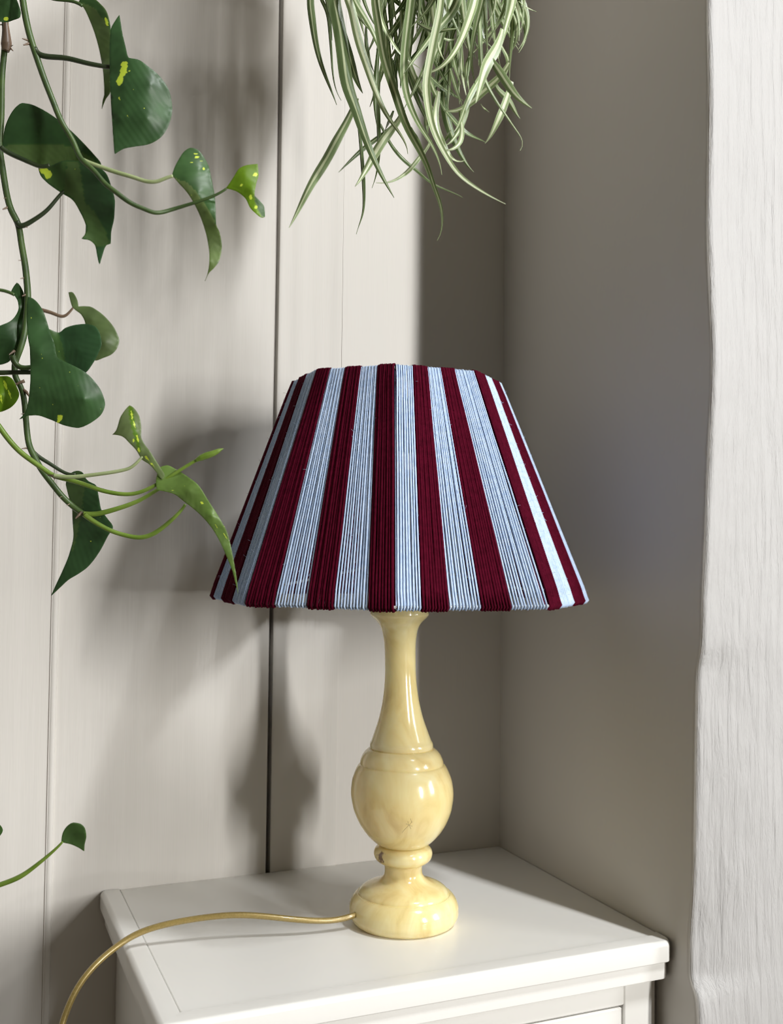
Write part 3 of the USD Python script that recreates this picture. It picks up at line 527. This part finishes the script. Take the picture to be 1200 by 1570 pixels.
# young leaf at the vine end
leaf([(346, 289), (352, 281), (358, 271.7), (368, 257.5), (380, 253), (394.7, 251.5), (395.5, 258), (396, 268), (392.5, 281.7), (390, 298), (396.7, 306.7), (405, 318), (406, 333), (401.7, 333.7), (393, 328), (383, 318), (376.7, 305), (368, 297), (360, 292.5)],
     [(347, 289, 0), (375, 268, 3), (394, 253, -1), (396, 268, -2), (385, 290, 3), (393, 326, 1), (405, 325, -4), (376, 304, 0)], tones=[([(389, 298), (397, 306), (407, 318), (407, 334), (400, 330), (393, 315)], .25)], tone=.93, mid=[(347, 289), (378, 278), (392, 310), (403, 332)], flecks=[(391, 268, 5, 4, 0), (384, 302, 3, 5, 0), (392, 318, 3, 4, -30), (370, 284, 4, 2.5, -40)], d=-.012, label='small bright young leaf')
# leaf cut by the left edge of the picture
leaf([(17, 447), (22, 438), (26, 433.5), (33, 441.7), (38, 456.7), (38.5, 472), (38, 490), (36, 503), (31.7, 518), (25, 537), (13, 555), (2, 559), (-8, 560), (-30, 552), (-28, 522), (-5, 502), (16.7, 491.7), (25, 482), (28.5, 472), (27.5, 463), (22, 453)],
     [(18, 446, 0), (30, 455, 0), (33, 490, -2), (28, 470, 3), (20, 520, 2), (-10, 510, 6), (10, 553, 0), (36, 500, -5), (-25, 545, 4)], tone=.12, mid=[(26, 446), (32, 480), (15, 520), (-25, 548)], d=.014)
# large glossy leaf
leaf([(43, 455), (50, 457.5), (56.7, 463), (66.7, 478), (73, 496.7), (78, 513), (83, 526), (88, 548), (97, 553.5), (106.7, 558), (120, 564.5), (131.7, 571.7), (145, 585), (156, 601.7), (161, 620), (156.7, 633), (141.7, 646.7), (130, 653), (120, 656), (100, 652.5), (76.7, 643), (55, 636.7), (43, 637.5), (36, 641), (29, 643), (36, 636), (41, 626), (44, 611.7), (46.7, 578), (46.5, 556), (46, 536.7), (43, 518), (41, 490), (41, 470)],
     [(45, 456, -2), (60, 480, 1), (73, 498, -3), (88, 551, 0), (74, 578, 0), (60, 605, 0), (32, 641, -6), (60, 540, 3), (47, 560, 0), (115, 590, 3), (130, 612, 4), (160, 618, -8), (142, 583, -3), (120, 655, -9), (90, 615, 2), (75, 640, -6), (150, 640, -9)],
     tone=.13, mid=[(88, 551), (60, 605), (30, 642)], flecks=[(92, 640, 5, 7, 15), (89, 646, 4, 4, 0), (62, 594, 1.6, 2.2, 0), (63, 621, 1.8, 2.5, 0), (135, 606, 1.5, 1.5, 0), (65, 550, 1.4, 1.4, 0), (155, 627, 1.8, 3.5, 0), (48, 488, 2, 1.5, 0), (54, 487, 2, 1.5, 0)], d=-.02, label='large glossy heart-shaped leaf')
# dark leaf behind it
leaf([(72, 503), (80, 506.5), (90, 510), (100, 503), (116.7, 498), (131.7, 496.7), (145, 500), (153, 511.7), (155.5, 526.7), (150, 543), (141.7, 558), (131.7, 571), (118, 578), (100, 575), (86, 560), (78, 535)],
     [(74, 505, 4), (90, 510, 0), (96, 550, -1), (98, 575, 0), (130, 500, 2), (154, 525, 5), (130, 570, 4), (120, 535, 4)], tones=[([(70, 500), (90, 510), (96, 530), (101, 555), (100, 580), (80, 560)], .3)], tone=.02, mid=[(90, 510), (115, 530), (135, 560)], d=.012, label='dark leaf')
# olive underside leaf with a raised lobe
leaf([(105, 448.5), (110, 447.8), (116.7, 456), (119.5, 464), (120.5, 470), (128, 469.5), (136.7, 470), (150, 476.7), (166.7, 491.7), (178, 508), (182.8, 523), (180, 533), (170, 544), (158, 549), (146.7, 553), (138, 545), (132, 520), (131, 497), (125, 483), (115, 475), (111, 471), (108, 461.7)],
     [(112, 470, 0), (108, 449, -5), (140, 490, 1), (160, 525, 0), (160, 485, -1), (182, 522, -5), (148, 552, -4), (132, 505, -3)], tone=.44, mid=[(113, 472), (140, 495), (158, 520), (165, 545)], d=.022, label='olive leaf turned underside out')
# bright leaf on the left edge
leaf([(-28, 585), (-8, 578), (10, 576.5), (18, 580), (25, 591.7), (29.5, 605), (25, 616), (13, 627), (-5, 632.5), (-24, 632), (-36, 610)], [(-30, 600, 0), (0, 580, -1), (28, 604, -3), (0, 630, -3), (0, 605, 2)], tone=.9, mid=[(20, 580), (5, 605), (-20, 625)], flecks=[(8, 590, 3, 9, -20), (15, 605, 2, 10, -15), (2, 612, 2, 10, -10)], d=.004, label='bright yellow-green leaf')
# twisted variegated leaf
leaf([(172, 666.5), (178, 660), (181.8, 649), (184, 641), (189, 632.6), (194, 626), (199, 621.7), (204, 624.5), (207.8, 628.5), (214.4, 641), (216.6, 657), (216.2, 669), (221, 680), (229.7, 691.7), (240, 708), (247, 719), (252.5, 729), (248.5, 735), (240, 724.5), (227.6, 711), (217.5, 704.5), (213, 697), (209, 690.5), (199, 680), (187, 669), (179, 667)],
     [(173, 666, -3), (199, 623, -4), (201, 650, 1), (216, 660, -3), (215, 690, 2), (219, 702, 0), (230, 700, 2), (250, 731, -2), (190, 655, 0)], tones=[([(196, 622), (204, 625), (207, 650), (213, 675), (217, 694), (211, 688), (205, 668), (199, 645)], .8)], tone=.5, mid=[(201, 623), (204, 650), (214, 690)], flecks=[(202, 636, 2, 9, -8), (206, 652, 2, 8, -12), (211, 672, 2, 8, -15), (213, 690, 2.5, 5, -15), (196, 679, 4, 2, 35), (226, 703, 2, 7, -40), (234, 713, 2, 6, -40), (205, 676, 2, 4, 0)], d=-.012, label='twisted yellow-streaked leaf')
# long pointed leaf reaching the shade
leaf([(239, 738), (241, 727), (246, 716), (256, 713.5), (270.5, 720), (286.8, 730.5), (303, 742.7), (319, 767), (335.7, 793.6), (348, 816), (355.3, 844.6), (359, 864), (362.5, 885), (365, 911), (360.5, 892), (356, 875), (348, 855), (339.8, 836.4), (323.5, 808), (303, 785.5), (282.7, 769.5), (266.4, 757.5), (250, 753), (241, 751)],
     [(245, 740, 0), (290, 752, 3), (325, 790, 5), (350, 845, 4), (364, 908, 6), (275, 722, -4), (330, 785, 1), (352, 832, 0), (300, 783, 0), (325, 810, 1)], tones=[([(250, 750), (266, 754), (290, 768), (306, 783), (325, 806), (341, 835), (335, 835), (300, 790), (262, 762)], .62)], tone=.66, mid=[(243, 745), (290, 752), (330, 797), (352, 845), (365, 908)], flecks=[(309.5, 771, 2.4, 3.8, -40), (332, 807, 1.5, 4.5, -30), (346, 823, 2.4, 5, -35), (343, 819, 1.6, 4, -35), (283, 745, 2, 1.2, 0), (331, 813, 1.4, 2, 0), (344, 809, 1.2, 4, -20), (265, 752, 4, 1, 15)], d=-.010, label='long pointed leaf reaching the shade')
# dark pointed leaf at the bottom
leaf([(101, 743), (103, 733), (107, 727), (113, 723), (120, 721.7), (127, 725), (131, 733), (136, 738), (147, 744), (151, 761), (154.7, 780.5), (163, 793), (173, 808.5), (166, 820.6), (153, 845), (133.7, 870), (120, 880), (105, 889), (92, 901), (78, 914), (87, 894), (95.5, 876), (107, 847), (112.7, 820.6), (111.5, 800), (110.8, 782), (105, 760)],
     [(116, 724, 0), (125, 780, 1), (122, 822, 1), (78, 912, -5), (103, 745, -5), (112, 800, -4), (150, 760, 6), (172, 808, 8), (145, 830, 4), (110, 870, 0)], tones=[([(100, 743), (120, 720), (132, 736), (126, 780), (119, 820), (110, 850), (112, 800)], .36)], tone=.08, mid=[(117, 724), (126, 780), (118, 830), (79, 912)], d=.02, label='dark pointed leaf')
# small leaf low on the left, on a stalk of its own, and the edge of another
leaf([(94, 1291), (94.5, 1284), (96, 1277.5), (102.5, 1267), (112.5, 1261.3), (122.5, 1263), (130, 1270), (132.2, 1282.5), (129.5, 1296), (129, 1305), (120, 1299.3), (107.5, 1294), (98, 1292)], [(95, 1291, 0), (112, 1263, 3), (131, 1280, 2), (128, 1303, -3), (113, 1280, -1), (107, 1293, -2)], tone=.32, mid=[(95, 1291), (113, 1287), (129, 1303)], d=.03, label='small leaf on a long stalk near the cabinet')
leaf([(-30, 1262), (-12, 1260), (0, 1265), (4.5, 1273), (0, 1281.5), (-14, 1290), (-30, 1292)], [(-28, 1275, 0), (0, 1266, 2), (4, 1273, 0), (-10, 1288, -2)], tone=.3, d=.03)
# leaf cut by the top left corner
leaf([(-26, -20), (-5, -30), (14, -24), (24, -4), (29, 8), (32, 20), (31, 26), (20, 31), (10, 34), (-5, 33), (-22, 24)], [(-24, 0, 0), (10, -24, 3), (32, 20, -2), (8, 33, -3), (8, 5, 2)], tone=.15, mid=[(-24, 0), (8, 6), (30, 24)], flecks=[(10, 29, 5, 4, 0)], d=-.004)

# ------------------------------------------------------------------ spider plant
SD = .86
crown = at(655, -175, SD + .02)
spider = thing('spider_plant', 'spider plant with long arching green and cream striped leaves hanging above the lampshade', 'plant', crown)
def blade(pts, width, tone=1, dep=0.0, end_taper=.45, base=.5, swing=0.012, fold=.35, sd=0):
    r = np.random.default_rng(1000 + sd)
    pts = np.array(pts, float); n = int(np.clip(np.hypot(*np.diff(pts, axis=0).T).sum() / 7, 14, 44))
    c2 = spline(pts, n); s = np.linspace(0, 1, n)
    z = SD + dep + swing * np.sin(r.uniform(0, 6.28) + s * r.uniform(1.5, 3.5)) - swing * math.sin(1) * .2
    c = at(c2[:, 0], c2[:, 1], z) - crown
    w = width * .93 * np.minimum(1, base + (1 - base) * s / .35) * np.clip((1 - s) / end_taper, 0, 1) ** .75 * .5 * SD / FPX
    w = np.maximum(w, .00025)
    t = np.gradient(c, axis=0); t /= np.linalg.norm(t, axis=1, keepdims=True)
    to = -CF + 0 * t; side = np.cross(t, to); side /= np.linalg.norm(side, axis=1, keepdims=True); nor = np.cross(side, t)
    tw = math.radians(r.uniform(-28, 28)) + math.radians(r.uniform(-25, 25)) * s
    S = side * np.cos(tw)[:, None] + nor * np.sin(tw)[:, None]; N = np.cross(S, t)
    fd = fold * r.uniform(.6, 1.3) * r.choice([1, 1, -1])
    us = np.array([-1, -.55, 0, .55, 1.]); th = .00022
    rows = []
    for sgn in (1, -1):
        for u in (us if sgn > 0 else us[::-1]):
            off = w * u; hgt = -np.abs(u) ** 1.3 * w * fd + sgn * th * (1 - abs(u) * .8)
            rows.append(c + S * off[:, None] + N * hgt[:, None])
    V = np.stack(rows, 1); k = V.shape[1]; F = []
    for i in range(n - 1):
        for j in range(k):
            q = (j + 1) % k; F += [[i * k + j, (i + 1) * k + q, i * k + q], [i * k + j, (i + 1) * k + j, (i + 1) * k + q]]
    ac = np.tile(np.r_[us, us[::-1]], n)
    m = trimesh.Trimesh(V.reshape(-1, 3), F, process=False)
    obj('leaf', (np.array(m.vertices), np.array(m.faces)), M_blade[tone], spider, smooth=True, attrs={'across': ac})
H = (655, -150)
def up(*pts):
    """a leaf whose base lies above the picture, in the crown"""
    x, y = pts[0]; return [(x + (H[0] - x) * .75, -150), (x + (H[0] - x) * .18, min(y, 0) - 70)] + list(pts)
BL = [
 (up((476, -10), (477, 20), (481, 50), (488, 85), (498, 115), (508, 140), (516, 161)), 12, 0, -.01), (up((490, -10), (500, 15), (505, 45), (508, 85), (511, 120), (516, 140), (523, 154)), 6, 0, .02),
 (up((513, -10), (520, 40), (527, 90), (533, 130), (543, 160), (557, 202), (573, 243), (590, 278), (604, 303)), 21, 0, -.03), (up((532, -10), (538, 10), (547, 50), (560, 93), (577, 142), (592, 174), (607, 196), (620, 217), (625, 236)), 13, 2, -.05),
 (up((574, -10), (577, 20), (582, 50), (590, 93), (603, 133), (615, 170), (627, 200), (645, 233), (657, 260), (667, 290), (675, 313), (678, 335), (676, 355), (670, 369)), 13, 1, -.06),
 ([(546, 150), (541, 165), (530, 188), (515, 215), (500, 243), (480, 276), (465, 305), (453, 330), (443, 349)], 16.5, 1, -.005), ([(545, 168), (549, 190), (553, 225), (556, 265), (557.5, 300), (556, 325), (552, 340), (546, 359)], 6.5, 0, .0),
 ([(605, 188), (590, 203), (563, 223), (540, 243), (519, 264)], 8, 0, .02), ([(618, 168), (606, 190), (590, 210), (570, 243), (557, 267), (544, 286)], 15, 2, -.01), ([(583, 110), (579, 160), (580, 210), (580, 235), (578, 258), (570, 288)], 8, 0, .01),
 ([(583, 190), (595, 213), (607, 231), (627, 251), (640, 261), (658, 277), (687, 292), (709, 303)], 8.5, 0, .02), ([(660, 215), (653, 228), (643, 241), (630, 257), (618, 268), (602, 277), (576, 280)], 9, 2, -.02),
 (up((630, -10), (622, 60), (619, 105), (623, 144), (634, 175), (645, 196), (658, 216), (670, 240), (677, 268)), 12, 1, -.045), (up((676, -10), (672, 25), (665, 58), (657, 100), (653, 130), (656, 165), (662, 193), (673, 220), (687, 245), (703, 267), (728, 287), (753, 302), (775, 313)), 12, 2, -.07),
 ([(672, 140), (668, 165), (667, 190), (675, 215), (684, 232), (693, 244), (702, 248), (713, 246)], 13, 2, -.03), ([(705, 170), (708, 198), (706, 215), (700, 224), (691, 229), (678, 231)], 8, 2, -.04),
 ([(722, 140), (716, 165), (707, 192), (692, 216), (680, 224)], 9, 1, -.02), ([(674, 155), (683, 170), (697, 187), (713, 203), (730, 212), (744, 218)], 11, 0, .0), ([(784, 125), (778, 145), (768, 172), (761, 188), (752, 207), (743, 220)], 13, 2, -.01),
 (up((732, -10), (736, 60), (741, 115), (748, 133), (762, 157), (777, 179), (790, 198), (800, 215), (797, 231)), 7, 1, -.05), ([(744, 82), (757, 98), (770, 117), (787, 142), (800, 155), (815, 166)], 13, 1, -.05),
 ([(770, 45), (762, 70), (754, 85), (747, 97), (737, 127), (729, 158)], 17, 2, -.06), (up((787, -10), (780, 25), (772, 53), (766, 75), (763, 90)), 14, 2, -.03), (up((730, -10), (723, 20), (712, 50), (700, 75), (683, 97), (667, 108), (646, 114)), 14, 2, -.06),
 (up((704, -10), (690, 22), (670, 45), (648, 73), (633, 93), (619, 113)), 13, 1, -.05), (up((667, -10), (655, 14), (637, 34), (626, 46)), 10, 1, -.04), (up((741, -10), (737, 12), (728, 50), (723, 83), (724, 105), (728, 129)), 12, 1, -.05),
 (up((742, -10), (744, 30), (746, 65), (745, 90)), 9, 1, -.01), (up((759, -10), (757, 14), (752, 26), (747, 35)), 7, 2, -.02), (up((776, -10), (770, 18), (763, 35), (749, 65)), 9, 1, -.01), (up((804, -10), (802, 18), (800, 35), (798, 50)), 5, 1, .0),
 ([(783, 15), (791, 35), (792, 55), (787, 72), (779, 84)], 6, 1, .01), ([(766, 62), (772, 76), (778, 88), (779, 100), (773, 121)], 9, 1, .0), ([(780, 96), (774, 106), (763, 120), (737, 143), (712, 164), (695, 170), (679, 169)], 12, 2, -.02),
 ([(758, 125), (766, 140), (778, 152), (789, 170), (797, 182)], 10, 1, .02), ([(742, 105), (732, 125), (720, 147), (711, 168), (703, 190), (695, 203)], 10, 1, -.03), ([(690, 105), (695, 122), (703, 147), (708, 161)], 6, 1, .0),
 ([(687, 90), (683, 108), (680, 133), (682, 167), (690, 200), (703, 230), (713, 248), (726, 264)], 14, 0, .03), ([(630, 100), (636, 120), (648, 147), (655, 168)], 11, 0, .0), ([(656, 108), (660, 125), (668, 145), (679, 162)], 9, 1, .0), ([(655, 110), (666, 124), (687, 140), (709, 154)], 9, 0, .02),
 (up((581, -10), (583, 27), (595, 55), (613, 82), (630, 96), (647, 107)), 9, 2, -.04), (up((541, -10), (548, 8), (563, 33), (577, 62), (587, 93), (597, 126)), 10, 1, -.03), (up((538, -10), (548, 22), (560, 38), (574, 56)), 8, 1, -.01),
 ([(620, 22), (617, 33), (611, 67), (607, 100), (608, 139)], 9, 0, .03), (up((636, -10), (632, 30), (628, 47), (622, 83), (620, 117), (619, 150)), 7, 1, .01), ([(650, 70), (638, 83), (619, 113), (614, 135)], 9, 0, .01), ([(561, 40), (561, 60), (564, 83), (573, 110)], 7, 0, .03), ([(580, 70), (578, 100), (576, 130), (575, 155), (578, 195)], 9, 0, .02),
 ([(630, 5), (607, 42), (595, 65), (587, 80)], 9, 0, .03), (up((625, -10), (607, 20), (585, 46)), 9, 0, .02), ([(528, 50), (535, 80), (540, 100), (548, 125), (556, 143)], 14, 0, .0), (up((506, -10), (511, 33), (519, 50), (528, 64)), 10, 0, .02), (up((637, -10), (633, 20), (630, 46)), 8, 1, -.02),
 (up((556, -10), (562, 12), (570, 30), (582, 48)), 8, 0, .0), (up((598, -10), (610, 5), (625, 18), (640, 30)), 11, 0, .02), (up((650, -10), (668, 10), (690, 25), (715, 38)), 9, 1, .0), ([(640, 35), (652, 42), (665, 46), (680, 46), (702, 44)], 8, 1, -.02), ([(675, 55), (684, 60), (692, 61), (700, 57)], 5, 2, -.01),
 ([(690, 60), (695, 90), (700, 110), (706, 130)], 7, 1, .0), ([(720, 85), (715, 105), (716, 120), (719, 140)], 7, 1, .01), (up((500, -10), (503, 12), (507, 40), (509, 62)), 9, 0, .02), ([(672, 65), (673, 75), (677, 85), (681, 92)], 5, 2, -.02), ([(737, 160), (742, 166), (750, 172)], 3, 1, .0), ([(603, 170), (596, 188), (590, 200)], 7, 0, .03), ([(795, 2), (803, 8), (813, 14), (822, 18)], 3, 2, .0),
 ([(620, 178), (622, 186), (621, 190)], 3, 0, .0), ([(655, 170), (653, 190), (656, 205)], 9, 1, .0), ([(628, 195), (636, 215), (652, 238)], 13, 1, -.02), ([(690, 200), (683, 212), (676, 222)], 7, 1, .01), ([(636, 250), (627, 258), (620, 266)], 6, 1, .01), ([(600, 90), (604, 110), (607, 135), (609, 160)], 8, 0, .02)]
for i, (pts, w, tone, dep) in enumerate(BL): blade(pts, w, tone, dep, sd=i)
# the crowded middle of the crown
r2 = np.random.default_rng(5)
for i in range(80):
    x = r2.uniform(585, 790) if i < 70 else r2.uniform(500, 600); y0 = r2.uniform(-60, 10); L = r2.uniform(70, 150) * (1 if x > 600 else .6); a = r2.normal(0, .38)
    mid = (x + L * .35 * math.sin(a), y0 + L * .45); end = (x + L * math.sin(a) * .95, y0 + L * (.6 + .35 * math.cos(a)))
    end = (min(end[0], 795), min(end[1], 125))
    blade([(x + (H[0] - x) * .5, -140), (x, y0), mid, end], r2.uniform(8.5, 14), int(r2.choice([0, 1, 1, 1, 2])), r2.uniform(-.01, .05), sd=200 + i)
for i in range(16):
    x = r2.uniform(575, 735); y0 = r2.uniform(20, 80); L = r2.uniform(80, 150); a = r2.normal(0, .35)
    blade([(x - 4, y0 - 40), (x, y0), (x + L * .3 * math.sin(a), y0 + L * .45), (x + L * math.sin(a), y0 + L)], r2.uniform(8, 12), int(r2.choice([0, 1, 1, 2])), r2.uniform(-.01, .05), sd=400 + i)
pot = trimesh.creation.revolve([(0, 0), (.072, 0), (.078, .005), (.108, .148), (.115, .150), (.116, .170), (.109, .172), (.105, .156), (.103, .152), (0, .152)], sections=64)
pot_at = crown + np.array([-.035, .03, .014])
off = np.array(pot_at) - crown
pot.apply_translation(off); obj('pot', pot, M_clay, spider)
soil = trimesh.creation.revolve([(0, .145), (.102, .145), (.102, .154), (0, .158)], sections=40); soil.apply_translation(off); obj('soil', soil, M_soil, spider)
for k in range(3):
    a = k * 2.094 + .4; top = CEIL - pot_at[2]
    obj('cord', tube(np.array([(.116 * math.cos(a), .116 * math.sin(a), .16), (.05 * math.cos(a), .05 * math.sin(a), .45), (.004 * math.cos(a), .004 * math.sin(a), .75), (0, 0, top)]) + off, .0018, 6), M_cord, spider)
